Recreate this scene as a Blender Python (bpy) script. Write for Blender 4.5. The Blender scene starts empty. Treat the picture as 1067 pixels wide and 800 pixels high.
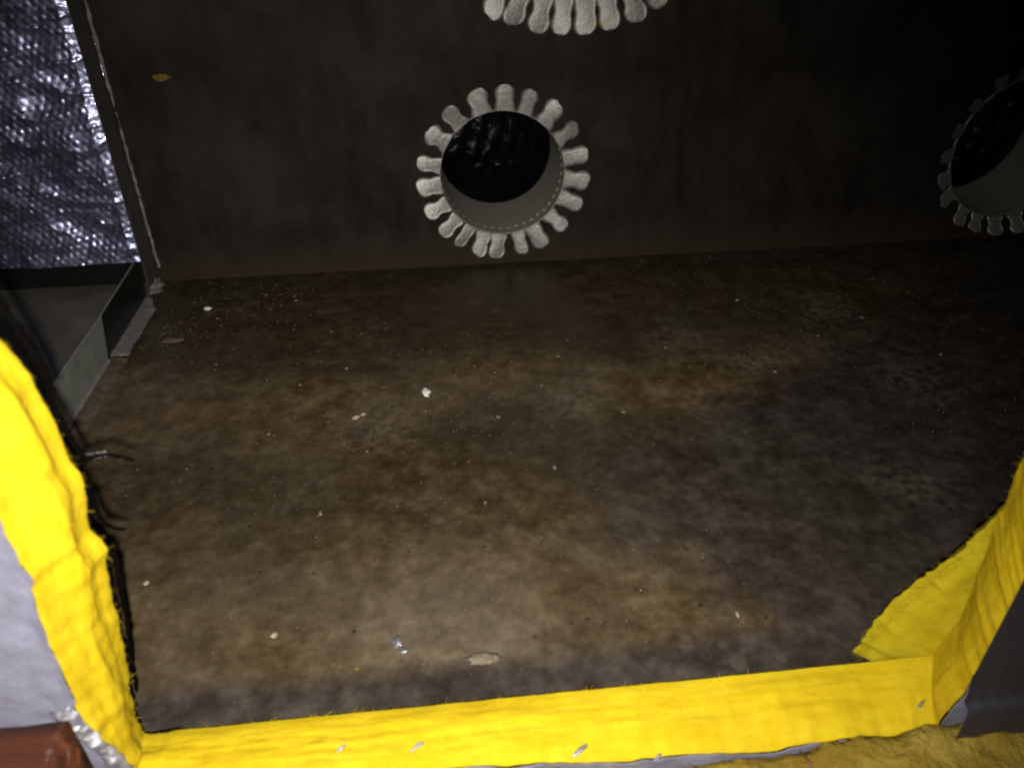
import bpy, bmesh, math, random
import numpy as np
from mathutils import Vector, Matrix, noise
random.seed(7)
SC = bpy.context.scene
COL = SC.collection

# ---------------------------------------------------------------- camera
cam_d = bpy.data.cameras.new('camera'); cam = bpy.data.objects.new('camera', cam_d); COL.objects.link(cam)
RT = Vector((0.993626, -0.112497, -0.007192)); DN = Vector((-0.067120, -0.539158, -0.839526)); FW = Vector((0.090567, 0.834658, -0.543272))
m = Matrix((RT, -DN, -FW)).transposed().to_4x4()
m.translation = Vector((0.34884, 0.0, 0.42499))
cam.matrix_world = m
cam_d.sensor_width = 36; cam_d.lens = 36*805/1067; cam_d.clip_start = .01; cam_d.clip_end = 50
cam_d.dof.use_dof = True; cam_d.dof.focus_distance = .74; cam_d.dof.aperture_fstop = 8.5
SC.camera = cam
# ---------------------------------------------------------------- world (dim crawl-space ambience)
w = bpy.data.worlds.new('World'); SC.world = w; w.use_nodes = True
bg = w.node_tree.nodes['Background']; bg.inputs[0].default_value = (.9, .85, .8, 1); bg.inputs[1].default_value = .006
# ---------------------------------------------------------------- the phone torch beside the lens
ld = bpy.data.lights.new('torch', 'SPOT'); ld.energy = 27; ld.shadow_soft_size = .0035; ld.spot_size = math.radians(112); ld.spot_blend = 1.0
ld.color = (1, .95, .87)
lo = bpy.data.objects.new('torch', ld); COL.objects.link(lo)
lo.location = m.translation + RT*-.003 + DN*.012
aim = Vector((.300, .43, 0.0)) - lo.location
lo.rotation_euler = aim.to_track_quat('-Z', 'Y').to_euler()
SC.cycles.filter_width = 2.2
SC.view_settings.view_transform = 'Standard'; SC.view_settings.look = 'None'; SC.view_settings.exposure = 0; SC.view_settings.gamma = 1

# ================================================================ helpers
def link(name, me, mat=None, parent=None, smooth=True):
    o = bpy.data.objects.new(name, me); COL.objects.link(o)
    if mat: me.materials.append(mat)
    if parent: o.parent = parent
    if smooth and len(me.polygons):
        me.polygons.foreach_set('use_smooth', [True]*len(me.polygons))
    return o
def mesh(vs, fs):
    me = bpy.data.meshes.new('mesh'); me.from_pydata([tuple(v) for v in vs], [], fs); me.update(); return me
def frombm(bm):
    me = bpy.data.meshes.new('mesh'); bm.normal_update(); bm.to_mesh(me); bm.free(); return me
def tag(o, label, cat, group=None, kind=None):
    o['label'] = label
    if cat: o['category'] = cat
    if group: o['group'] = group
    if kind: o['kind'] = kind
    return o
def empty(name, loc=(0, 0, 0)):
    o = bpy.data.objects.new(name, None); COL.objects.link(o); o.location = loc; o.empty_display_size = .02; return o
def grid(nu, nv, fn, wrap_u=False):
    vs = []; fs = []
    for i in range(nu):
        for j in range(nv): vs.append(fn(i, j))
    for i in range(nu if wrap_u else nu-1):
        for j in range(nv-1):
            a = i*nv+j; b = ((i+1) % nu)*nv+j; fs.append((a, b, b+1, a+1))
    return mesh(vs, fs)
def N(x, y, z=0.): return noise.noise(Vector((x, y, z)))
def FB(x, y, z=0., o=4): return noise.fractal(Vector((x, y, z)), 1.0, 2.0, o)
def boxm(x0, y0, z0, x1, y1, z1, bev=.001):
    bm = bmesh.new(); bmesh.ops.create_cube(bm, size=1)
    for v in bm.verts: v.co = Vector(((x0+x1)/2+v.co.x*(x1-x0), (y0+y1)/2+v.co.y*(y1-y0), (z0+z1)/2+v.co.z*(z1-z0)))
    if bev: bmesh.ops.bevel(bm, geom=bm.edges[:], offset=bev, segments=2, affect='EDGES')
    return frombm(bm)
def tube(pts, r, seg=8, flat=1.0):
    """tapered tube along a list of points; r a number or a list"""
    pts = [Vector(p) for p in pts]; n = len(pts); vs = []; fs = []
    for i, p in enumerate(pts):
        t = (pts[min(i+1, n-1)]-pts[max(i-1, 0)]).normalized()
        a = t.cross(Vector((0.13, .2, 1))).normalized(); b = t.cross(a)
        rr = r[i] if isinstance(r, (list, tuple)) else r
        for k in range(seg):
            th = 2*math.pi*k/seg; vs.append(p+a*math.cos(th)*rr+b*math.sin(th)*rr*flat)
    for i in range(n-1):
        for k in range(seg):
            k2 = (k+1) % seg; fs.append((i*seg+k, i*seg+k2, (i+1)*seg+k2, (i+1)*seg+k))
    fs.append(tuple(range(seg))[::-1]); fs.append(tuple((n-1)*seg+k for k in range(seg)))
    return mesh(vs, fs)

class Mat:
    def __init__(s, name, rough=.6, metal=0., spec=.5):
        s.m = bpy.data.materials.new(name); s.m.use_nodes = True; s.t = s.m.node_tree; s.n = s.t.nodes; s.l = s.t.links
        s.b = s.n['Principled BSDF']; s.b.inputs['Roughness'].default_value = rough; s.b.inputs['Metallic'].default_value = metal
        s.b.inputs['Specular IOR Level'].default_value = spec
        s.g = s.n.new('ShaderNodeNewGeometry'); s.pos = s.g.outputs['Position']; s.bumpout = None
    def scaled(s, sc, rot=None):
        mp = s.n.new('ShaderNodeMapping'); mp.inputs['Scale'].default_value = sc
        if rot: mp.inputs['Rotation'].default_value = rot
        s.l.new(s.pos, mp.inputs[0]); return mp.outputs[0]
    def noise(s, scale, detail=4, rough=.6, vec=None, dist=0.):
        t = s.n.new('ShaderNodeTexNoise'); t.inputs['Scale'].default_value = scale; t.inputs['Detail'].default_value = detail
        t.inputs['Roughness'].default_value = rough; t.inputs['Distortion'].default_value = dist
        s.l.new(vec or s.pos, t.inputs['Vector']); return t.outputs['Fac']
    def voro(s, scale, vec=None, feat='F1', out='Distance'):
        t = s.n.new('ShaderNodeTexVoronoi'); t.inputs['Scale'].default_value = scale; t.feature = feat
        s.l.new(vec or s.pos, t.inputs['Vector']); return t.outputs[out]
    def ramp(s, fac, stops):
        r = s.n.new('ShaderNodeValToRGB'); e = r.color_ramp.elements
        while len(e) < len(stops): e.new(.5)
        for k, (p, c) in zip(e, stops): k.position = p; k.color = (c, c, c, 1) if not isinstance(c, tuple) else (*c, 1)
        s.l.new(fac, r.inputs[0]); return r.outputs[0]
    def mix(s, fac, a, b, mode='MIX'):
        x = s.n.new('ShaderNodeMix'); x.data_type = 'RGBA'; x.blend_type = mode
        for sock, v in ((x.inputs[0], fac), (x.inputs[6], a), (x.inputs[7], b)):
            if isinstance(v, (int, float)): sock.default_value = v
            elif isinstance(v, tuple): sock.default_value = (*v, 1)
            else: s.l.new(v, sock)
        return x.outputs[2]
    def math(s, op, a, b=0., clamp=False):
        x = s.n.new('ShaderNodeMath'); x.operation = op; x.use_clamp = clamp
        for sock, v in ((x.inputs[0], a), (x.inputs[1], b)):
            if isinstance(v, (int, float)): sock.default_value = v
            else: s.l.new(v, sock)
        return x.outputs[0]
    def col(s, c):
        if isinstance(c, tuple): s.b.inputs['Base Color'].default_value = (*c, 1)
        else: s.l.new(c, s.b.inputs['Base Color'])
        return s
    def rough(s, r): s.l.new(r, s.b.inputs['Roughness']); return s
    def bump(s, h, dist=.001, strength=1.):
        x = s.n.new('ShaderNodeBump'); x.inputs['Distance'].default_value = dist; x.inputs['Strength'].default_value = strength
        s.l.new(h, x.inputs['Height'])
        if s.bumpout: s.l.new(s.bumpout, x.inputs['Normal'])
        s.bumpout = x.outputs[0]; s.l.new(s.bumpout, s.b.inputs['Normal']); return s
    def xyz(s):
        x = s.n.new('ShaderNodeSeparateXYZ'); s.l.new(s.pos, x.inputs[0]); return x.outputs

# ================================================================ materials
def mat_floor():
    M = Mat('dusty_liner', .62, 0, .45)
    X, Y, Z = M.xyz()
    wob = M.math('MULTIPLY', M.math('SUBTRACT', M.noise(13, 6, .65), .5), .26)
    # dust settled on the middle; a clean band by the front edge and a clean area on the right
    # clean edge line through (.53,.49) (.56,.357) (.60,.30)
    lx = M.math('ADD', M.math('ADD', M.math('MULTIPLY', M.math('SUBTRACT', Y, .40), -.35), .565), wob)
    lx = M.math('ADD', lx, M.math('MULTIPLY', M.math('MAXIMUM', M.math('SUBTRACT', Y, .50), 0.), 1.9))
    d1 = M.math('MULTIPLY', M.math('SUBTRACT', lx, X), 11., True)
    d2 = M.math('MULTIPLY', M.math('SUBTRACT', M.math('ADD', Y, M.math('MULTIPLY', wob, .05)), .317), 60., True)
    dm = M.math('MULTIPLY', d1, d2)
    cl = M.noise(120, 4, .62)
    cl2 = M.noise(420, 4, .7)
    lg = M.noise(7.5, 3, .5)
    mo = M.math('ADD', M.math('MULTIPLY', cl, .27), M.math('MULTIPLY', M.noise(46, 5, .58), .43))
    mo = M.math('ADD', mo, M.math('MULTIPLY', M.noise(19, 4, .6), .30))
    mo = M.math('ADD', mo, M.math('MULTIPLY', M.math('SUBTRACT', M.voro(105, M.pos, 'SMOOTH_F1'), .45), -.06))
    dust = M.ramp(mo, [(.40, (.043, .0275, .0118)), (.47, (.063, .0425, .0190)), (.53, (.082, .0575, .027)), (.63, (.125, .094, .052))])
    dust = M.mix(M.ramp(lg, [(.42, .0), (.62, .5)]), dust, M.mix(mo, (.034, .025, .015), (.098, .080, .056)))
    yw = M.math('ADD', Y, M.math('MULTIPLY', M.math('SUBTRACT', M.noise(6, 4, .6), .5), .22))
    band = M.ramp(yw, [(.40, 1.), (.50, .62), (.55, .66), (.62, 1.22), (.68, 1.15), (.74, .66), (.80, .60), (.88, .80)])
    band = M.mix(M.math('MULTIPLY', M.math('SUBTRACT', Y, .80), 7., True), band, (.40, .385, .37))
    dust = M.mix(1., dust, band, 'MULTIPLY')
    sheen = M.n.new('ShaderNodeVectorMath'); sheen.operation = 'DISTANCE'; M.l.new(M.pos, sheen.inputs[0]); sheen.inputs[1].default_value = (.335, .365, 0)
    pale = M.math('ADD', sheen.outputs['Value'], M.math('MULTIPLY', wob, .35))
    dust = M.mix(M.ramp(pale, [(.01, .38), (.11, 0.)]), dust, M.mix(mo, (.08, .066, .052), (.19, .165, .135)))  # pale patch paints a bright sheen into the floor colour near the front
    grey = M.ramp(mo, [(.38, (.021, .0150, .0112)), (.50, (.035, .0275, .0225)), (.62, (.058, .047, .039))])
    c = M.mix(dm, grey, dust)
    c = M.mix(M.ramp(cl2, [(.35, .12), (.6, 0.)]), c, (.018, .012, .008))
    # worn pale smears
    for cx_, cy_, rad, st in ((.81, .78, .060, .50), (.675, .665, .045, .35), (.48, .625, .05, .35), (.29, .60, .055, .40), (.62, .73, .05, .3), (.83, .62, .07, .35), (.73, .45, .05, .35)):
        dn = M.n.new('ShaderNodeVectorMath'); dn.operation = 'DISTANCE'; M.l.new(M.pos, dn.inputs[0]); dn.inputs[1].default_value = (cx_, cy_, 0)
        q_ = M.math('ADD', dn.outputs['Value'], M.math('MULTIPLY', wob, .35))
        c = M.mix(M.math('MULTIPLY', M.ramp(q_, [(rad*.2, st), (rad, 0.)]), M.ramp(cl, [(.40, 0.), (.60, 1.)])), c, (.155, .132, .105))
    # round dried drops
    v = M.voro(55, M.pos, 'SMOOTH_F1'); pn = M.noise(9, 2)
    ring = M.math('MULTIPLY', M.ramp(v, [(.06, .22), (.15, .22), (.24, 0.)]), M.ramp(pn, [(.5, 0.), (.62, 1.)]))
    c = M.mix(ring, c, (.14, .12, .095))
    fl = M.noise(160, 3, .8); fleck = M.math('MULTIPLY', M.ramp(fl, [(.67, 0.), (.74, .7)]), M.ramp(M.noise(12, 3), [(.42, 0.), (.62, 1.)]))
    c = M.mix(fleck, c, (.16, .14, .115))
    pit = M.math('MULTIPLY', M.ramp(M.voro(70), [(.07, .85), (.15, 0.)]), M.ramp(M.noise(30, 2), [(.50, 0.), (.56, 1.)]))
    c = M.mix(pit, c, (.016, .010, .006))
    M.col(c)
    M.rough(M.ramp(mo, [(.42, .40), (.58, .62)]))
    M.bump(M.math('ADD', cl, M.math('MULTIPLY', cl2, .7)), .00022, .5)
    M.bump(M.noise(14, 2, .4), .002, .5)
    return M.m
def mat_wall():
    M = Mat('black_liner', .72, 0, .18)
    a = M.noise(9, 4, .6); b = M.noise(130, 5, .7); f = M.noise(40, 5, .65, M.scaled((1, 1, .35)))
    X, Y, Z = M.xyz()
    c = M.ramp(a, [(.36, (.0066, .0042, .0026)), (.50, (.0108, .0080, .0056)), (.68, (.0220, .0185, .0150))])
    c = M.mix(M.ramp(f, [(.4, 0.), (.72, .5)]), c, (.030, .026, .021))
    up = M.math('MULTIPLY', M.ramp(M.math('ADD', Z, M.math('MULTIPLY', M.noise(5, 4), .16)), [(.335, 0.), (.40, .75)]), M.ramp(M.noise(22, 5, .65, M.scaled((1, 1, .5))), [(.35, 0.), (.7, 1.)]))
    c = M.mix(up, c, (.040, .035, .031))
    c = M.mix(M.math('MULTIPLY', M.math('SUBTRACT', M.math('ADD', .03, M.math('MULTIPLY', M.noise(20, 4), .05)), Z), 16., True), c, (.030, .0205, .0115))
    lint = M.math('MULTIPLY', M.ramp(M.noise(90, 6, .75, M.scaled((1, 1, 2.5)), 2.), [(.60, 0.), (.72, .55)]), M.ramp(M.noise(7, 3), [(.45, 0.), (.6, 1.)]))
    c = M.mix(lint, c, (.055, .042, .030))
    dl = M.math('MULTIPLY', M.ramp(M.noise(210, 3, .8), [(.66, 0.), (.76, .6)]), M.ramp(M.noise(14, 3), [(.5, 0.), (.66, 1.)]))
    c = M.mix(dl, c, (.05, .045, .038))
    M.col(c); M.bump(b, .0012, .8); M.bump(a, .006, .7)
    return M.m
def mat_plain(name, c, rough=.6, metal=0., var=.3, sc=60, bump=.0006, spec=.5):
    M = Mat(name, rough, metal, spec)
    n1 = M.noise(sc, 5, .65)
    lo_ = tuple(x*(1-var) for x in c); hi = tuple(min(1, x*(1+var)) for x in c)
    M.col(M.ramp(n1, [(.3, lo_), (.7, hi)]))
    if bump: M.bump(M.noise(sc*5, 4, .7), bump, .8)
    return M.m
def mat_fibre(name='fibreglass', k=1.0, gk=1.0):
    M = Mat(name, .95, 0, .1)
    s1 = M.noise(1, 5, .6, M.scaled((22, 130, 90)))
    s2 = M.noise(70, 5, .7); s3 = M.noise(420, 4, .7)
    c = M.ramp(s1, [(.28, (.45*k, .300*k, .004)), (.45, (.51*k, .352*k, .007)), (.72, (.55*k, .400*k, .014))])
    c = M.mix(M.ramp(s2, [(.35, .5), (.62, 0.)]), c, (.42*k, .27*k, .005))
    c = M.mix(M.ramp(s3, [(.55, 0.), (.8, .35)]), c, (.60*k, .43*k, .05))
    c = M.mix(1., c, (1., gk, 1.), 'MULTIPLY')
    M.col(c)
    M.b.inputs['Subsurface Weight'].default_value = .25; M.b.inputs['Subsurface Radius'].default_value = (1, .6, .08); M.b.inputs['Subsurface Scale'].default_value = .004
    M.bump(s1, .0007, .6); M.bump(M.math('ADD', s2, M.math('MULTIPLY', s3, .4)), .0014, .6)
    return M.m
def mat_foil(name, c, rough=.3, metal=1., bump=.002, sc=45):
    M = Mat(name, rough, metal)
    n1 = M.noise(sc, 5, .6, dist=.8); n2 = M.noise(sc*6, 4, .6)
    M.col(M.ramp(n2, [(.3, tuple(x*.75 for x in c)), (.7, c)]))
    M.rough(M.ramp(n1, [(.35, rough*.75), (.7, min(1, rough*1.35))]))
    M.bump(n1, bump, .8); M.bump(n2, bump*.15, .8)
    return M.m
def mat_tab():
    M = Mat('galvanised_tab', .42, .55)
    n = M.noise(260, 5, .7); n2 = M.noise(60, 4, .6)
    c = M.ramp(n, [(.3, (.25, .243, .230)), (.7, (.42, .412, .398))])
    c = M.mix(M.ramp(n2, [(.60, 0.), (.74, .7)]), c, (.34, .27, .15))
    M.col(c); M.rough(M.ramp(n, [(.3, .36), (.7, .52)])); M.bump(n, .0007, .8)
    return M.m
FLOOR = mat_floor(); WALL = mat_wall(); FIB = mat_fibre('fibreglass', .97, 1.05); FIB_SHADE = mat_fibre('fibreglass_shaded', .72, 1.14)  # second fibreglass is dimmed: shade on the slanted wedge put into its colour
TAB = mat_tab()
SLEEVE = mat_plain('galvanised_sleeve', (.30, .285, .25), .55, .15, .12, 90, .0003)
BEAD = mat_plain('galvanised_bead', (.60, .58, .54), .35, .5, .12, 90, .0002)
FLEX = mat_foil('black_plastic_film', (.006, .006, .008), .16, 0., .0030, 120)
FLEX.node_tree.nodes['Principled BSDF'].inputs['Coat Weight'].default_value = 1.; FLEX.node_tree.nodes['Principled BSDF'].inputs['Coat Roughness'].default_value = .045; FLEX.node_tree.nodes['Principled BSDF'].inputs['Coat IOR'].default_value = 1.9
FLEX.node_tree.nodes['Principled BSDF'].inputs['Specular IOR Level'].default_value = 1.
CORE_Y = mat_plain('fibre_board_edge', (.5, .36, .03), .95)
BLACK = mat_plain('black_mat_edge', (.0016, .0013, .0011), .95, 0, .4, 200, .0008, .02)
STILE = mat_plain('painted_dark_metal', (.070, .062, .058), .45, .2, .12, 60, .0003)
LIPM = mat_plain('dull_galvanised_metal', (.20, .215, .195), .42, .25, .22, 40, .0003)
LIPD = mat_plain('dark_galvanised_metal', (.012, .0115, .011), .3, .3, .2, 60, .0002)
FLANGE = mat_plain('bright_flange_metal', (.30, .29, .29), .45, .5, .3, 160, .001)
DUSTY = mat_plain('dusty_flange', (.085, .066, .046), .7, 0, .4, 150, .0015)
SEAL = mat_plain('grey_sealant', (.165, .152, .135), .5, 0, .6, 150, .0015)
COMPF = mat_plain('grey_metal_floor', (.100, .092, .074), .55, .1, .3, 22, .0006)
BUB = mat_foil('bubble_foil', (.50, .52, .80), .38, .95, .0004, 90)
BUB.node_tree.nodes['Principled BSDF'].inputs['Coat Weight'].default_value = 1.; BUB.node_tree.nodes['Principled BSDF'].inputs['Coat Roughness'].default_value = .07
FACE = mat_foil('silver_facing', (.245, .245, .325), .55, .25, .002, 22)
FACED = mat_foil('dark_facing', (.050, .047, .056), .45, .4, .002, 22)
FOILS = mat_foil('foil_scrap', (.40, .40, .45), .38, .7, .002, 200)
CHIPW = mat_plain('white_chip', (.75, .72, .66), .6, 0, .1, 300)
CHIPT = mat_plain('tan_chip', (.30, .26, .19), .6, 0, .3, 300)
CHIPG = mat_plain('grey_grit', (.15, .13, .105), .25, 0, .5, 500)
YEL = mat_plain('yellow_tuft', (.15, .10, .012), .95, 0, .3, 500)
def mat_wood():
    M = Mat('varnished_timber', .42, 0, .3)
    g = M.noise(1, 5, .6, M.scaled((9, 90, 60)), .8); n = M.noise(60, 4)
    c = M.ramp(g, [(.3, (.016, .005, .002)), (.5, (.045, .013, .005)), (.72, (.095, .032, .012))])
    M.col(M.mix(M.ramp(n, [(.5, 0.), (.75, .5)]), c, (.05, .015, .008))); M.bump(g, .003, .8); M.bump(n, .002, .6)
    return M.m
WOOD = mat_wood()
def mat_batt():
    M = Mat('old_insulation', .95, 0, .1)
    a = M.noise(28, 5, .65); b = M.noise(220, 4, .7)
    c = M.ramp(a, [(.3, (.12, .075, .008)), (.5, (.21, .145, .018)), (.7, (.33, .25, .05))])
    M.col(M.mix(M.ramp(b, [(.4, .4), (.65, 0.)]), c, (.16, .11, .02))); M.bump(a, .012, .8); M.bump(b, .003, .8)
    return M.m
BATT = mat_batt()
CRAWL = mat_plain('crawl_space_ground', (.05, .04, .03), .9, 0, .4, 12, .004)

BY = .950     # inner face of the back panel
RX = 1.36; TZ = .76; YI = .280; YO = .240   # right wall, ceiling, inner and outer face of the front panel

# ================================================================ the ground outside, far below
gr = link('ground', boxm(-1.5, -1.2, -.62, 3, 2.5, -.60, 0), CRAWL, None, False); gr['kind'] = 'structure'

# ================================================================ duct box (fibreglass duct board)
duct = empty('duct_box', (0, YO, 0))
tag(duct, 'large fibreglass duct box with dusty black lining and a hole cut in its front', 'duct')
duct_parts = []
def dpart(name, me, mat, label=None, smooth=False, parent=None):
    o = link(name, me, mat, None, smooth); o.parent = parent or duct
    if parent is None: o.matrix_parent_inverse = Matrix.Translation(-Vector((0, YO, 0)))
    if label: o['label'] = label
    return o
def floor_fn(i, j):
    x = -.0 + 1.36*i/340; y = YI+.0005+(BY-YI-.0005)*j/168
    z = .0007*FB(x*11, y*11, 1.3, 2)+.0001*FB(x*70, y*70, 4.1, 2)
    e = min(1, (BY-y)/.02, (y-YI)/.01)
    # slight sag and the soft crease ridges of the board
    z += .0016*math.sin(x*9+y*4)*e
    q = max(0, 1-(BY-y)/.012)
    return (x, y, z*e)
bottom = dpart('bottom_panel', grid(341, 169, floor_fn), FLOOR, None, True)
dpart('bottom_core', boxm(0, YI, -.040, RX, BY+.04, -.004, 0), CORE_Y, None, parent=bottom).matrix_parent_inverse = Matrix()
# back panel with the three round openings
MAIN = (.4425, .1195, .0785); RIGHT = (1.132, .1240, .0930); TOP = (.5234, .4827, .1660)
def back_panel():
    bm = bmesh.new(); es = []
    def loop(pts):
        vs = [bm.verts.new((p[0], 0, p[1])) for p in pts]
        for i in range(len(vs)): es.append(bm.edges.new((vs[i], vs[(i+1) % len(vs)])))
    rect = []
    for i in range(20): rect.append((RX*i/20, 0.))
    for i in range(12): rect.append((RX, TZ*i/12))
    for i in range(20): rect.append((RX-RX*i/20, TZ))
    for i in range(12): rect.append((0, TZ-TZ*i/12))
    loop(rect)
    for cx, cz, r in (MAIN, RIGHT, TOP):
        loop([(cx+(r+.0022)*math.cos(2*math.pi*k/72), cz+(r+.0022)*math.sin(2*math.pi*k/72)) for k in range(72)])
    bmesh.ops.triangle_fill(bm, edges=es, use_beauty=True)
    r = bmesh.ops.extrude_face_region(bm, geom=bm.faces[:])
    for v in [g for g in r['geom'] if isinstance(g, bmesh.types.BMVert)]: v.co.y += .038
    for v in bm.verts: v.co.y += BY
    bmesh.ops.recalc_face_normals(bm, faces=bm.faces[:])
    return frombm(bm)
back = dpart('back_panel', back_panel(), WALL)
dpart('right_panel', boxm(RX+.001, YI, 0, RX+.04, BY, TZ, 0), WALL)
dpart('top_panel', boxm(0, YI, TZ+.001, RX+.04, BY+.04, TZ+.04, 0), WALL)

# front panel: a torn hole through 40 mm of fibreglass
K = [((.178, .60), (.176, .60)), ((.181, .280), (.176, .28)), ((.1870, .262), (.177, .262)), ((.1885, .240), (.177, .243)), ((.1865, .2215), (.1775, .226)), ((.1910, .212), (.1775, .217)),
     ((.1880, .198), (.178, .204)), ((.1850, .180), (.178, .188)), ((.1905, .167), (.1755, .175)), ((.1850, .154), (.1735, .160)), ((.178, .095), (.1725, .110)), ((.1695, .045), (.174, .060)), ((.169, .0255), (.176, .036)),
     ((.21, .025), (.21, .0325)), ((.359, .0235), (.356, .0245)), ((.463, .0225), (.463, .0115)), ((.535, .022), (.535, .0095)),
     ((.60, .0215), (.60, .0075)), ((.640, .022), (.622, .0085)), ((.648, .05), (.628, .046)), ((.645, .10), (.6315, .088)),
     ((.641, .181), (.633, .135)), ((.641, .3), (.635, .3)), ((.641, .60), (.635, .60))]
def resample(step=.0017):
    P = []
    n = len(K)
    for a in range(n):
        i0, o0 = K[a]; i1, o1 = K[(a+1) % n]
        L = math.dist(i0, i1); st = step if a < n-1 else .012
        k = max(1, int(L/st))
        for q in range(k):
            t = q/k; P.append((i0[0]+(i1[0]-i0[0])*t, i0[1]+(i1[1]-i0[1])*t, o0[0]+(o1[0]-o0[0])*t, o0[1]+(o1[1]-o0[1])*t))
    return P
LP = resample(); NL = len(LP)
LPn = np.array(LP)
for _ in range(2):      # soften the corners
    LPn = (np.roll(LPn, 1, 0)+2*LPn+np.roll(LPn, -1, 0))/4
# outward (into the board) normals
dI = np.roll(LPn[:, :2], -3, 0)-np.roll(LPn[:, :2], 3, 0)
nI = np.stack([dI[:, 1], -dI[:, 0]], 1); nI /= (np.linalg.norm(nI, axis=1)[:, None]+1e-9)   # points outward for a loop running down-left, right, up
def is_sill(z, x): return 1. if (z < .04 and .185 < x < .63) else 0.
def rim(i, t):
    """t 0 = outer face, 1 = inner face"""
    xi, zi, xo, zo = LPn[i]
    nx, nz = nI[i]
    sill = is_sill(zi, xi)
    s = i*.0017
    # edge wander
    eo = .0022*N(s*38, 3.1)+.0016*N(s*120, 8.2) + (.0032*N(s*22, 5.5)+.0016*abs(N(s*60, 5.5)) if xi > .40 else 0.)
    ei = (.0005*N(s*60, 1.7) if sill else .0016*N(s*55, 1.7)+.0009*N(s*170, 4.4))
    x = xo+(xi-xo)*t; z = zo+(zi-zo)*t; y = YO+(YI-YO)*t
    e = eo*(1-t)+ei*t
    b = math.sin(math.pi*min(1, max(0, t)))
    d = .0018*FB(s*14, t*2.6, 2.2, 2)*b + .0006*FB(s*50, t*9, 7.7, 2)*(b+.15) + .0003*N(s*330, t*60)*b
    if sill: d += 0.0004*FB(s*12, t*14, 9.4)*b + .0016*b*(N(s*7, 2.)-.2)
    elif xi < .4: d += .0014*math.sin(t*9+N(s*12, 1)*4)*b
    else: d = d*.45 + .0012*N(s*9, t*2.5)*b
    # the board edge bulges gently, crumbling away at the outer edge
    d -= .0025*b
    d += .003*max(0, .12-t)/.12*max(0, N(s*45, 6.6))
    return Vector((x+nx*(e+d), y, z+nz*(e+d)))
front = empty('front_panel'); front.parent = duct; front.matrix_parent_inverse = Matrix.Translation(-Vector((0, YO, 0)))
NT = 40
core = link('insulation_core', grid(NL, NT+1, lambda i, j: rim(i, j/NT), True), FIB, front)
# loose fibres on the cut edge
def fibres():
    rnd = random.Random(3); vs = []; fs = []
    for q in range(9000):
        i = rnd.randrange(NL); t = rnd.random() if rnd.random() < .6 else rnd.choice((rnd.random()*.06, 1-rnd.random()*.06))
        p = rim(i, t); nx, nz = nI[i]
        side = Vector((-nz, 0, nx))
        if is_sill(LPn[i][1], LPn[i][0]):
            dr = side*rnd.uniform(-1, 1)+Vector((0, rnd.uniform(-.35, .35), 0))+Vector((-nx, 0, -nz))*rnd.uniform(.0, .30)
            L = rnd.uniform(.002, .007)
        else:
            dr = side*rnd.uniform(-1, 1)+Vector((0, rnd.uniform(-.6, .6), 0))+Vector((-nx, 0, -nz))*rnd.uniform(.05, .7)
            L = rnd.uniform(.002, .006)
        dr.normalize(); c = Vector((rnd.uniform(-1, 1), rnd.uniform(-1, 1), rnd.uniform(-1, 1)))*.25
        wv = dr.cross(c).normalized()*rnd.uniform(.00005, .00010)
        a = p-Vector((-nx, 0, -nz))*.0006; b = a+dr*L*.5+c*L*.2; e = a+dr*L+c*L*.6
        k = len(vs); vs += [a-wv, a+wv, b+wv*.8, b-wv*.8, e]; fs += [(k, k+1, k+2, k+3), (k+3, k+2, k+4)]
    return mesh(vs, fs)
fb = link('loose_fibre', fibres(), FIB, core, False); fb['kind'] = 'stuff'
# border points for the inner liner and the outer facing
def border(x, z):
    cx, cz = .41, .30; dx, dz = x-cx, z-cz
    s = min((RX+.04-cx)/dx if dx > 1e-6 else 9e9, (-.0-cx)/dx if dx < -1e-6 else 9e9, (TZ+.04-cz)/dz if dz > 1e-6 else 9e9, (-.04-cz)/dz if dz < -1e-6 else 9e9)
    return cx+dx*s, cz+dz*s
def ring_sheet(tt, y, lift, ncol, grow, seed, curl=.0):
    def fn(i, j):
        p = rim(i, tt); bx, bz = border(p.x, p.z); u = (j/ncol)**2.2
        nx, nz = nI[i]; s = i*.0017
        r = grow*(.5+FB(s*50, seed)*.9+.5*N(s*160, seed))
        if tt > .5 and p.x > .19: r = -.0012
        if tt < .5 and p.x > .60: r = -.0004
        x0, z0 = p.x-nx*r, p.z-nz*r
        x = x0+(bx-x0)*u; z = z0+(bz-z0)*u
        dd = math.hypot(x-x0, z-z0)
        yy = y - (curl*(.6+N(s*30, seed+4))*math.exp(-dd/.004)) + lift*FB(x*40, z*40, seed)*min(1, dd/.006+.2)
        return (x, yy, z)
    return grid(NL, ncol+1, fn, True)
liner = link('inner_liner', ring_sheet(1., YI+.0008, .0005, 20, .0016, 11), BLACK, front)
facing = link('outer_facing', ring_sheet(0., YO-.0004, .0009, 40, .0012, 5, .0012), FACE, front)
facing['label'] = 'silver paper facing with ragged torn edge'
sol = facing.modifiers.new('thick', 'SOLIDIFY'); sol.thickness = .0006
def scrap(i, j):
    a = [(.1700, .1120), (.1720, .1010), (.1755, .0900), (.1800, .0780), (.1840, .0640), (.1860, .0500)]
    f = i/50*(len(a)-1.001); k = int(f); q = f-k; x = a[k][0]+(a[k+1][0]-a[k][0])*q; z = a[k][1]+(a[k+1][1]-a[k][1])*q
    wd_ = .0075+.003*N(i*.3, 2)+.002*N(i*.9, 5); t = j/12-.5
    return (x+wd_*t*1.2-.004, YO-.003-.003*math.cos(t*3)+.0022*FB(x*170, z*150, t*1.5), z+.003*N(i*.16, t*2))
sc_ = link('torn_facing_strip', grid(51, 13, scrap), FOILS, front); sc_['label'] = 'crumpled bright strip of torn facing beside the timber'
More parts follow.
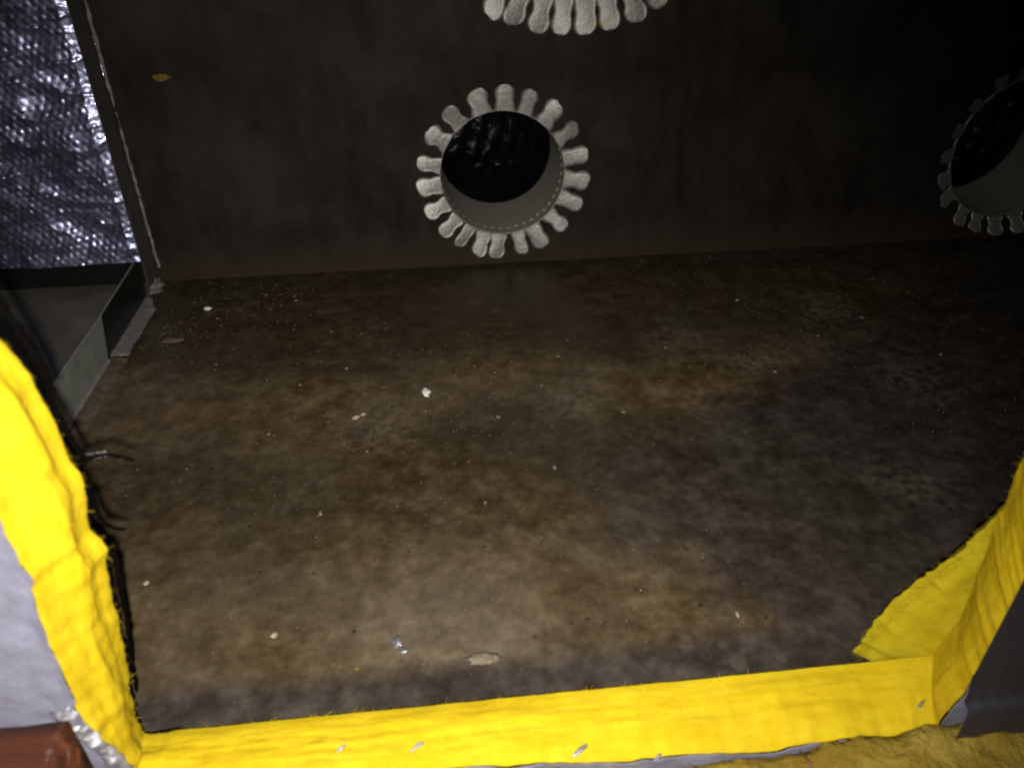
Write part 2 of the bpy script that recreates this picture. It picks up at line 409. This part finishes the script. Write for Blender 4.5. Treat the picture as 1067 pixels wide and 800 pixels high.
# ragged black shreds of liner along the left edge of the hole
def shred(pts, r, name='liner_shred', mat=BLACK):
    P = [Vector(p) for p in pts]; Q = []; R_ = []
    for a in range(len(P)-1):
        for q in range(8):
            t = q/8; p = P[a].lerp(P[a+1], t); rr = r[a]+(r[a+1]-r[a])*t; k = len(Q)*.7+P[0].z*99
            Q.append(p+Vector((N(k, 1), N(k, 5), N(k, 9)))*.0010); R_.append(rr*(1.25+.5*N(k*1.7, 3)))
    Q.append(P[-1]); R_.append(r[-1]*.6)
    link(name, tube(Q, R_, 8, .55), mat, front)
shred([(.1865, .284, .250), (.1885, .285, .236), (.1900, .285, .222), (.1905, .286, .212)], [.0012, .0016, .0018, .0012])
shred([(.1880, .285, .213), (.1945, .288, .2145), (.2000, .290, .2135), (.2050, .293, .2085), (.2080, .293, .2065)], [.0016, .0014, .0011, .0010, .0006])
shred([(.1880, .283, .2045), (.1895, .284, .196), (.1885, .285, .184), (.1885, .286, .177), (.1920, .287, .1725), (.1960, .288, .1705)], [.0010, .0012, .0012, .0014, .0012, .0006])
shred([(.1895, .283, .166), (.1885, .284, .152), (.1855, .284, .135), (.1830, .284, .115), (.1795, .284, .097), (.1755, .284, .078), (.1725, .284, .056)], [.0012, .0015, .0013, .0012, .0012, .0010, .0006])
shred([(.182, .284, .306), (.184, .285, .292), (.1862, .285, .276), (.1880, .286, .262), (.1885, .286, .248)], [.0012, .0018, .0030, .0034, .0018])
# torn wedge of fibreglass hanging behind the lower right corner
def wedge():
    # outline in x,z ; thickness in y grows towards the board
    tip = [(.6005, .0085), (.6060, .0300), (.6180, .0550), (.6300, .0740), (.6410, .0880), (.6510, .1030), (.6640, .1280), (.6740, .1700), (.6780, .2300)]
    base = [(.6480, .0110), (.6560, .0180), (.6620, .0280), (.6660, .0400), (.6700, .0560), (.6740, .0800), (.6800, .1100), (.6840, .1600), (.6860, .2300)]
    n = len(tip); NU = 90; NV = 34
    def ip(a, s):
        f = s*(n-1); k = min(n-2, int(f)); q = f-k; return Vector((a[k][0]+(a[k+1][0]-a[k][0])*q, 0, a[k][1]+(a[k+1][1]-a[k][1])*q))
    def fn(i, j):
        s = i/NU; t = j/NV
        # t 0 .. .5 front face tip->base, .5..1 back face base->tip
        q = t*2 if t <= .5 else 2-t*2
        p = ip(tip, s)*(1-q)+ip(base, s)*q
        edge = .0028*N(s*34, 2.)+.0014*N(s*90, 5.)
        p.x += edge*(1-q)
        th = .004+.010*q**.6
        y = YI+.018-.010*q + (-th if t <= .5 else th)*(min(1, q*5+.05))
        y += .0016*FB(p.x*70, p.z*70, 1)
        return (p.x, y+.002*FB(p.x*25, p.z*25, 8), p.z)
    return grid(NU+1, NV+1, fn)
wd = link('torn_wedge', wedge(), FIB_SHADE, front); wd['label'] = 'torn yellow wedge of fibreglass hanging inside the corner'
def wedge_fuzz():
    rnd = random.Random(9); vs = []; fs = []
    tip = [(.6005, .0085), (.6060, .0300), (.6180, .0550), (.6300, .0740), (.6410, .0880), (.6510, .1030), (.6600, .1200)]
    for q in range(1100):
        f = rnd.random()**1.2*(len(tip)-1.01); k = int(f); t = f-k
        p = Vector((tip[k][0]+(tip[k+1][0]-tip[k][0])*t+rnd.uniform(0, .006), YI+.016+rnd.uniform(-.005, .003), tip[k][1]+(tip[k+1][1]-tip[k][1])*t))
        dr = Vector((rnd.uniform(-1, .2), rnd.uniform(-.3, .3), rnd.uniform(-.4, .8))).normalized(); L = rnd.uniform(.002, .007)
        c = Vector((rnd.uniform(-1, 1), rnd.uniform(-1, 1), rnd.uniform(-1, 1)))*.3; wv = dr.cross(c).normalized()*.00007
        b = p+dr*L*.5+c*L*.2; e = p+dr*L+c*L*.6; n0 = len(vs)
        vs += [p-wv, p+wv, b+wv*.7, b-wv*.7, e]; fs += [(n0, n0+1, n0+2, n0+3), (n0+3, n0+2, n0+4)]
    return mesh(vs, fs)
wf = link('loose_fibre', wedge_fuzz(), FIB_SHADE, wd, False); wf['kind'] = 'stuff'

# ================================================================ side duct behind the opening on the left
side = empty('side_duct', (-.25, .60, 0))
tag(side, 'sheet metal side duct on the left with bubble foil on its far wall', 'side duct')
def spart(name, me, mat, smooth=False, label=None):
    o = link(name, me, mat, side, smooth); o.matrix_parent_inverse = Matrix.Translation(-Vector((-.25, .60, 0)))
    if label: o['label'] = label
    return o
spart('floor_sheet', boxm(-.52, .24, -.012, -.0015, BY, -.001, 0), COMPF)
spart('far_wall', boxm(-.52, BY+.001, -.01, -.0015, BY+.03, TZ, 0), LIPD)
spart('end_wall', boxm(-.55, .24, -.01, -.521, BY+.03, TZ, 0), LIPD)
spart('near_wall', boxm(-.52, .20, -.01, -.0015, .239, TZ, 0), LIPD)
spart('roof_sheet', boxm(-.52, .24, TZ, -.0015, BY+.03, TZ+.01, 0), LIPD)
def bubble(i, j):
    x = -.30+.300*i/300; z = .032+.420*j/420
    # hexagonal bubble lattice, 9.5 mm pitch, rows tilted a little
    a = .16; u = x*math.cos(a)+z*math.sin(a); v = -x*math.sin(a)+z*math.cos(a)
    u += .0030*N(x*34, z*34, 2); v += .0030*N(x*34, z*34, 7)
    p = .0086; row = round(v/(p*.866)); best = 9
    for r_ in (row-1, row, row+1):
        off = .5*(r_ % 2); c = round(u/p-off)
        for c_ in (c-1, c, c+1):
            cu = (c_+off)*p; cv = r_*p*.866
            d = math.hypot(u-cu, v-cv)
            if d < best: best = d; key = (c_, r_)
    amp = .55+.9*abs(N(key[0]*1.37, key[1]*2.11, .5))*1.6
    h = max(0, 1-(best/.0037)**2)**1.1*.00105*amp*(.35+1.3*abs(N(key[0]*3.3+.3, key[1]*1.9+.4, 6)))
    wr = .0075*FB(x*7+3, z*9, 1, 3)+.0026*(1-abs(N(x*16+z*20, z*44-x*12, 4))*2.2)
    wr += .0006*FB(x*45, z*45, 3, 2)
    wr -= .38*max(0, x+.024)
    return (x, BY-.010-h-wr, z)
foil = spart('bubble_foil', grid(301, 421, bubble), BUB, True, 'crinkled silver bubble foil with rows of bright glints')

# metal frame round the side opening
fr = empty('opening_frame', (0, .77, 0))
tag(fr, 'sheet metal frame edging the opening to the side duct on the left', 'metal frame')
def fpart(name, me, mat, smooth=False, label=None):
    o = link(name, me, mat, fr, smooth); o.matrix_parent_inverse = Matrix.Translation(-Vector((0, .77, 0)))
    if label: o['label'] = label
    return o
fpart('back_stile', boxm(-.0012, .906, .006, .0, .9492, TZ-.002, .0003), STILE)
fpart('front_stile', boxm(-.0012, .285, .002, .0, .34, TZ-.002, .0003), STILE)
fpart('top_rail', boxm(-.0012, .342, .64, .0, .904, TZ-.002, .0003), STILE)
def prism(pts, x0, x1):
    n = len(pts); vs = [(x0, y, z) for y, z in pts]+[(x1, y, z) for y, z in pts]
    fs = [tuple(range(n)), tuple(range(n, 2*n))[::-1]]+[(i, (i+1) % n, n+(i+1) % n, n+i) for i in range(n)]
    bm = bmesh.new(); bm.from_mesh(mesh(vs, fs)); bmesh.ops.recalc_face_normals(bm, faces=bm.faces[:]); return frombm(bm)
fpart('bottom_rail', prism([(.345, .002), (.7445, .004), (.7615, .0495), (.345, .0455)], -.0012, .0), LIPM, label='dull grey rail')
fpart('corner_plate', prism([(.7455, .004), (.895, .010), (.885, .0545), (.7625, .0497)], -.0014, -.0002), LIPD, label='nearly black corner plate')  # dark colour stands in for the black lining mirrored in the metal
fpart('edge_highlight', tube([(-.0006, .345, .0457), (-.0006, .60, .0474), (-.0006, .7612, .0497)], .0011, 8), FLANGE)  # lighter tubes added to draw the highlight along the top edge
fpart('edge_highlight', tube([(-.0008, .763, .0499), (-.0008, .884, .0546)], .0010, 8), LIPM)
fpart('bottom_bead', tube([(.0006, .345, .0028), (.0006, .60, .0030), (.0006, .743, .0045)], .0022, 8), FLANGE)
def flange_fn(i, j):
    y = .750+.140*i/60; w = (.018+.0035*N(y*60, 1.)) * (1 if y < .86 else max(.25, 1-(y-.86)/.045)); x = -.0005+w*j/8
    return (x, y+(.004*(j/8) if i == 0 else 0), .0045+.0010*FB(x*200, y*90, 3)+.002*(1-j/8))
fpart('flange', grid(61, 9, flange_fn), FLANGE, True, 'bright crinkled foil flange')
def flange2(i, j):
    y = .40+.350*i/120; w = .0165+.0022*N(y*50, 4.)+.004*(1 if y < .62 else 0)*N(y*30, 9); x = .001+w*j/10
    return (x, y, .0034+.0013*FB(x*150, y*80, 7)+.0012*math.sin(j/10*3.14)-.0022*(j/10)**3)
fpart('dusty_flange', grid(121, 11, flange2), DUSTY, True)
# the seam of grey sealant in the corner: long bead running up the corner
seam = tag(link('sealant_bead', tube([(.0035+.0012*N(q*.31, 1), .9452+.0010*N(q*.4, 5), .02+q*.0045) for q in range(150)],
     [.0019+.0011*N(q*.9, 3)+.0012*N(q*2.3, 8) - (.0015 if 38 < q < 45 else 0) for q in range(150)], 9), SEAL), 'long ragged grey sealant bead running up the left corner', 'sealant')
def lump(c, r, sq=(1, 1, .6), sub=3, amp=.45, fr_=2., seed=0):
    bm = bmesh.new(); bmesh.ops.create_icosphere(bm, subdivisions=sub, radius=1)
    for v in bm.verts:
        k = 1+amp*noise.fractal(v.co*fr_+Vector((seed*3.1, seed, 0)), 1, 2, 3)
        v.co = Vector((v.co.x*sq[0]*k*r, v.co.y*sq[1]*k*r, v.co.z*sq[2]*k*r))
    lo_ = min(v.co.z for v in bm.verts)
    if c is not None:
        for v in bm.verts: v.co += Vector(c)-Vector((0, 0, lo_*.6))
    return frombm(bm)
tag(link('sealant_blob', lump((.0020, .925, .001), .0085, (.8, 1.9, .7), 4, .8, 3, 3), SEAL), 'messy grey sealant blob at the bottom of the left corner', 'sealant')

# ================================================================ round collars with folded tabs
def tab_mesh(L, w, seed, lift, twist, base=.0):
    """tab in local coords: +X radial, +Z across, -Y towards the room"""
    rnd = random.Random(seed); NR = 18; NC = 6; vs = []; fs = []
    prof = [(0, 1.02), (.12, 1.0), (.28, .86), (.40, .78), (.50, .86), (.60, .98), (.70, 1.02), (.80, .97), (.88, .84), (.94, .66), (.98, .42), (1, .15)]
    def hw(t):
        for (a, b), (c, d) in zip(prof, prof[1:]):
            if t <= c: return b+(d-b)*(t-a)/(c-a)
        return prof[-1][1]
    skew = rnd.uniform(-.16, .16); nk = rnd.uniform(.88, 1.12); hd = rnd.uniform(.93, 1.05)
    prof = [(a, b*(nk if .2 < a < .55 else hd if a > .55 else 1)) for a, b in prof]; lob = rnd.uniform(-.035, .035)
    for side_ in (0, 1):
        for i in range(NR+1):
            t = i/NR; h = hw(t)*w
            for j in range(NC+1):
                q = j/NC*2-1; x = L*t*(1+lob*q*t); z = q*h+skew*L*t*.5
                y = -lift*t**1.3-twist*q*h*t-.0008*(1-q*q)*math.sin(t*3.1)
                y += .0004*N(x*300+seed, z*300)
                vs.append((x, y-(.0011 if side_ == 0 else 0), z))
    n = (NR+1)*(NC+1); g = lambda s, i, j: s*n+i*(NC+1)+j
    for i in range(NR):
        for j in range(NC):
            fs.append((g(0, i, j), g(0, i, j+1), g(0, i+1, j+1), g(0, i+1, j))); fs.append((g(1, i, j), g(1, i+1, j), g(1, i+1, j+1), g(1, i, j+1)))
        for j in (0, NC): fs.append((g(0, i, j), g(0, i+1, j), g(1, i+1, j), g(1, i, j)))
    for j in range(NC): fs.append((g(0, NR, j), g(0, NR, j+1), g(1, NR, j+1), g(1, NR, j)))
    return mesh(vs, fs)
def flex_mesh(r, L, bend):
    NU = 300; NV = 180
    def fn(i, j):
        t = i/NU; th = 2*math.pi*j/(NV); s = t*L
        ang = bend*min(1, max(0, t-.15)/.85)
        # centre line arcs to the side
        R = L/max(.01, abs(bend))
        a = abs(bend)*t; cx = -R*(1-math.cos(a))*(1 if bend > 0 else -1); cy = R*math.sin(a)
        dirx = -math.sin(a)*(1 if bend > 0 else -1); diry = math.cos(a)
        rr = r+.0012*math.sin((s/.022)*2*math.pi+th)+.0035*FB(math.cos(th)*3+s*20, math.sin(th)*3, s*26)+.0013*N(math.cos(th)*14, math.sin(th)*14, s*90)+.0022*max(0, .25-abs(N(math.cos(th)*7+s*9, math.sin(th)*7, s*22)))*3
        px = rr*math.cos(th); pz = rr*math.sin(th)
        return (cx+px*diry, cy-px*dirx, pz)
    me = grid(NU+1, NV+1, fn)
    return me
def collar(c, tabs, name_label, seedb, L=.0305, w=.0116, depth=.118, out=.0):
    cx, cz, r = c
    root = empty('duct_collar', (cx, BY, cz)); tag(root, name_label, 'duct collar', 'round metal collars in the back wall')
    inv = Matrix.Translation(-Vector((cx, BY, cz)))
    NS = 120; ny = 40
    def sl(i, j):
        th = 2*math.pi*i/NS; y = -.0014+depth*j/ny
        rr = r + .0006*math.sin(th*2+seedb)
        return (cx+rr*math.cos(th), BY+y, cz+rr*math.sin(th))
    s = link('sleeve', grid(NS, ny+1, sl, True), SLEEVE, root); s.matrix_parent_inverse = inv
    sm = s.modifiers.new('thick', 'SOLIDIFY'); sm.thickness = .0007; sm.offset = 1
    # crimp dimples: a dashed ring pressed into the sleeve near the wall
    nd = int(r*2*math.pi/.0105); vs = []; fs = []
    for k in range(nd):
        th0 = 2*math.pi*k/nd; dt = 2*math.pi/nd*.62; base = len(vs)
        for a in range(5):
            th = th0+dt*a/4; hgt = .0020*math.sin(math.pi*a/4)
            for b in range(4):
                y = .0165+.0032*b/3+.0012*math.sin(k*2.3); rr = r-.0004-hgt*math.sin(math.pi*b/3)
                vs.append((cx+rr*math.cos(th), BY+y, cz+rr*math.sin(th)))
        for a in range(4):
            for b in range(3): q = base+a*4+b; fs.append((q, q+4, q+5, q+1))
    o = link('crimp_ring', mesh(vs, fs), BEAD, s)
    rnd = random.Random(seedb)
    for k, (deg, kl, kw) in enumerate(tabs):
        me = tab_mesh(L*kl, w*kw, seedb*50+k, out+rnd.uniform(.001, .006), rnd.uniform(-.30, .30))
        o = link('tab', me, TAB, root)
        a = math.radians(deg)
        # local X -> radial, local Y stays, local Z -> tangent
        o.matrix_parent_inverse = inv
        o.matrix_basis = Matrix.Translation((cx+(r-.0004)*math.cos(a), BY-.0022, cz+(r-.0004)*math.sin(a))) @ Matrix.Rotation(-a, 4, 'Y')
    return root
main_deg = [87.6, 70.1, 50.7, 30.8, 13.3, -5.8, -23.0, -42.3, -62.0, -76.5, -94.9, -108.8, -123.0, -138.2, -154.9, -173.3, 169.3, 148.1, 128.3, 107.7]
wid = [1.05, .86, 1.1, .98, 1.0, 1.08, .98, .95, .98, .82, .98, .92, .72, .88, .92, .98, .86, 1.1, 1.0, 1.1]
rl = [1.0, .98, 1.04, 1.02, 1.04, 1.03, 1.04, 1.02, 1.06, .98, 1.04, 1.06, 1.02, 1.03, 1.02, 1.0, .98, .98, .98, 1.0]
collar(MAIN, list(zip(main_deg, rl, wid)), 'small round collar with all its pale tabs in full view, centre of the back wall', 3)
rr_ = random.Random(5)
collar(RIGHT, [(k*18+rr_.uniform(-2, 2), rr_.uniform(.9, 1.05), rr_.uniform(.8, 1.1)) for k in range(20)], 'dim round collar at the far right, half cut off by the frame edge', 8, .0235, out=.010)
top_deg = [-117.9, -109.7, -101.2, -93.2, -84.9, -76.7, -68.3, -60.1]
others = [-60.1+8.33*(k+1) for k in range(35)]
collar(TOP, [(d, rr_.uniform(.97, 1.06), rr_.uniform(.92, 1.02)) for d in top_deg]+[(d, 1., 1.) for d in others if (d+117.9) % 360 > 5], 'largest round collar, its lowest tabs hanging at the top of the view', 12, .0395, .0130, .12)
flg = 'flexible ducts behind the collars'
for c, ben, lab in ((MAIN, 1.25, 'glossy black flexible duct seen through the central collar'), (RIGHT, 1.1, 'dark flexible duct seen through the far right collar'), (TOP, 1.2, 'wide black flexible duct behind the large top collar')):
    f = link('flexible_duct', flex_mesh(c[2]+.001, .30 if c[2] < .1 else .55, ben*1.5), FLEX)
    f.location = (c[0], BY+.106, c[1]); tag(f, lab, 'flexible duct', flg)

# ================================================================ outside the box
def plank(i, j):
    # rounded timber laid against the facing, lower left
    t = j/30; x = -.30+(.4705-.012*t)*i/120
    e = .0035*N(x*90, 2)+.003*N(x*30, 7) if i == 120 else 0
    y = .2320-.19*t; z = .1085+.0022*FB(x*22, y*60, 3)-.012*max(0, t-.6)**2
    return (x+(.005*N(y*70, 3)+.004*N(y*200, 6) if i > 112 else 0), y, z)
pb = bmesh.new(); pm = grid(121, 31, plank); pb.from_mesh(pm)
ex = bmesh.ops.extrude_face_region(pb, geom=pb.faces[:])
for v in [g for g in ex['geom'] if isinstance(g, bmesh.types.BMVert)]: v.co.z -= .07
bmesh.ops.recalc_face_normals(pb, faces=pb.faces[:])
tag(link('timber_beam', frombm(pb), WOOD), 'reddish brown glossy timber in the bottom left corner below the silver facing', 'timber')
def batt(i, j):
    x = .33+1.02*i/190; y = .236-.26*j/60
    z = .0145+.0075*min(1, max(0, (x-.54)/.07))+.0075*FB(x*22, y*22, 3)+.0028*FB(x*90, y*90, 5)-.02*(j/60)**2
    if x < .55: z -= .010*((.55-x)/.15)
    return (x, y, z-.004)
bb = bmesh.new(); bb.from_mesh(grid(191, 61, batt)); ex = bmesh.ops.extrude_face_region(bb, geom=bb.faces[:])
for v in [g for g in ex['geom'] if isinstance(g, bmesh.types.BMVert)]: v.co.z = -.12
bmesh.ops.recalc_face_normals(bb, faces=bb.faces[:])
tag(link('insulation_batt', frombm(bb), BATT), 'dull old yellow insulation batt below the hole at the lower right', 'insulation')
# dark metal angle along the facing, right of the hole
def angle_fn(i, j):
    pr = [(.2360, .30), (.2355, .060), (.2345, .050), (.2335, .0445), (.2325, .043), (.2300, .0425), (.2285, .040), (.2280, .034), (.2280, .015), (.2275, .0)]
    y, z = pr[j]; x0_ = .6240+.045*max(0, min(.1, z-.045)); x = x0_+.74*i/60
    if i < 3: x = x0_+.0025*i+.0015*N(z*90, 3)
    return (x, y+.0006*N(x*30, z*30), z+.0010*N(x*18, 1))
tag(link('metal_angle', grid(61, 10, angle_fn), FACED), 'dark metal strip with a ridge right of the hole, above the old insulation', 'metal strip')
for q, dx in enumerate((0, .0022)):
    pass
tag(link('thin_wire', tube([(.5365, .2345, .012), (.5372, .226, .016), (.5365, .219, .006), (.535, .212, -.004), (.533, .205, -.02)], .0007, 6), mat_plain('brown_wire', (.10, .03, .015), .4)), 'thin dark reddish wire hanging below the sill', 'wire')

# ================================================================ crumbs and debris
def chip(name, x, y, r, mat, label, cat='chip', sq=(1, 1, .6), seed=1, rz=0, z=0., group=None):
    o = link(name, lump(None, r, sq, 3, .5, 1.6, seed), mat); o.location = (x, y, z+r*sq[2]*.45); o.rotation_euler = (0, 0, rz)
    return tag(o, label, cat, group)
chip('plaster_chip', .333, .646, .0042, CHIPW, 'brightest white chip lying alone mid floor', seed=2, sq=(.9, 1.3, .8))
chip('plaster_chip', .266, .612, .0028, CHIPT, 'small pale elongated chip left of the bright white chip', seed=4, sq=(1.5, .8, .6), rz=.5)
chip('plaster_chip', .2725, .6165, .0022, CHIPT, 'tiny pale chip touching the elongated chip mid floor', seed=5, sq=(1.2, .8, .6), rz=.5)
chip('board_flake', .364, .327, .0066, mat_plain('dusty_tan', (.15, .125, .085), .8, 0, .4, 300), 'flat tan flake near the front sill, largest piece of debris', 'flake', (1.5, .75, .28), 7)
chip('plaster_chip', .076, .862, .0032, CHIPW, 'pale chip near the left corner of the floor', seed=9, sq=(1.4, .9, .6))
chip('dirt_lump', .054, .788, .0075, DUSTY, 'low brown lump beside the bright foil flange', 'dirt', (1.6, .9, .32), 3)
chip('dirt_lump', .672, .679, .0055, mat_plain('dark_dirt', (.022, .015, .01), .8, 0, .5, 300), 'dark round lump on the right half of the floor', 'dirt', (.7, 1., .5), 12)
chip('plaster_chip', .225, .362, .0022, CHIPT, 'small pale crumb at the lower left of the floor', seed=13)
chip('yellow_crumb', .282, .329, .0016, YEL, 'tiny yellow crumb on the floor by the front sill', 'crumb', seed=14)
chip('foil_scrap', .308, .347, .0032, FOILS, 'shiny bluish foil scrap on the floor near the tan flake', 'foil scrap', (1., 1.3, .35), 15)
chip('foil_scrap', .312, .339, .0020, FOILS, 'smaller foil scrap just in front of the bluish one', 'foil scrap', (1.4, .8, .35), 16)
chip('plaster_chip', .541, .342, .0018, CHIPT, 'tiny pale crumb near the sill at right of centre', seed=17, sq=(.6, 1.4, .8))
chip('plaster_chip', .126, .42, .0022, CHIPT, 'pale crumb near the torn left edge of the hole', seed=18)
o = link('insulation_tuft', lump(None, .0068, (1.15, .3, .5), 4, .6, 1.6, 6), YEL); o.location = (.0605, BY-.002, .246); tag(o, 'small yellow tuft stuck high on the back wall at left', 'tuft')
tag(link('foil_scrap', lump((.0445, .574, .004), .0045, (1.8, .8, .8), 3, .9, 3, 21), FLANGE), 'crumpled pale scrap at the near end of the metal rail', 'foil scrap')
for x, y, r, lab in ((.3225, .2530, .0022, 'glinting foil scrap on the yellow sill left of centre'), (.4120, .2455, .0030, 'largest glinting foil scrap on the yellow sill'), (.6180, .2520, .0020, 'long glinting foil scrap at the right end of the sill'),
                     (.4560, .2405, .0020, 'tiny foil scrap at the outer sill edge right of centre'), (.2810, .2560, .0018, 'tiny foil scrap on the left part of the sill')):
    i = min(range(NL), key=lambda q: (LPn[q][0]-x)**2+(LPn[q][1]-.02)**2*4); p = rim(i, (y-YO)/(YI-YO))
    o = link('foil_scrap', lump(None, r*.8, (2.3, .55, .35), 3, .5, 2., int(x*1000)), FOILS); o.location = (x, y, p.z+.0006); o.rotation_euler = (.3, 0, .6); tag(o, lab, 'foil scrap')
# individually visible paler crumbs
rnd = random.Random(21); proto = None
spots = [(.23, .79), (.141, .89), (.374, .758), (.47, .70), (.50, .735), (.44, .655), (.56, .64), (.60, .70), (.63, .66), (.70, .64), (.76, .70), (.40, .60), (.34, .61), (.30, .66), (.25, .70), (.20, .68), (.12, .72), (.09, .83), (.17, .86), (.19, .60), (.28, .56), (.45, .52), (.38, .47), (.24, .48), (.52, .58), (.83, .74), (.88, .66), (.72, .80), (.55, .82), (.64, .58)]
meshes = [link('c', lump(None, .0019, (1.2, .8, .7), 2, .6, 1.8, s), CHIPG).data for s in range(5)]
for ob in [o_ for o_ in COL.objects if o_.name.startswith('c') and o_.name.split('.')[0] == 'c']: bpy.data.objects.remove(ob)
for x, y in spots:
    o = bpy.data.objects.new('grit_crumb', rnd.choice(meshes)); COL.objects.link(o)
    s = rnd.uniform(.6, 1.25); o.scale = (s, s, s); o.location = (x+rnd.uniform(-.01, .01), y+rnd.uniform(-.01, .01), .001); o.rotation_euler = (0, 0, rnd.uniform(0, 6.28))
    tag(o, 'tiny grey grit crumb scattered on the dusty floor', 'crumb', 'grit crumbs on the floor')
def grit():
    rnd = random.Random(4); vs = []; fs = []
    n = 0
    cl_ = ((.27, .61, .035), (.48, .62, .05), (.60, .69, .05), (.68, .66, .04), (.44, .70, .05), (.10, .86, .04), (.05, .80, .02), (.15, .89, .03), (.66, .56, .05), (.31, .35, .02), (.36, .62, .05), (.78, .74, .06))
    while n < 1900:
        x = rnd.uniform(.02, 1.1); y = rnd.uniform(.31, .94)
        if n > 1100:
            a_ = rnd.choice(cl_); x = rnd.gauss(a_[0], a_[2]); y = min(.94, rnd.gauss(a_[1], a_[2]*.7))
            if x < .03 or y < .3: continue
        elif N(x*9, y*9, 3)+.35 < rnd.random()*.9: continue
        n += 1; r = rnd.uniform(.0002, .0006)*(1.6 if rnd.random() < .08 else 1); k = len(vs)
        z = .0008
        a = rnd.uniform(0, 6.28)
        for q in range(4): vs.append((x+r*math.cos(a+q*1.57)*rnd.uniform(.7, 1.5), y+r*math.sin(a+q*1.57)*rnd.uniform(.7, 1.5), z-.0006))
        vs.append((x, y, z+r*1.1)); fs += [(k+q, k+(q+1) % 4, k+4) for q in range(4)]
    return mesh(vs, fs)
g = link('grit', grit(), CHIPG, None, False); tag(g, 'fine grit and dust specks strewn over the floor of the duct', 'grit', None, 'stuff')
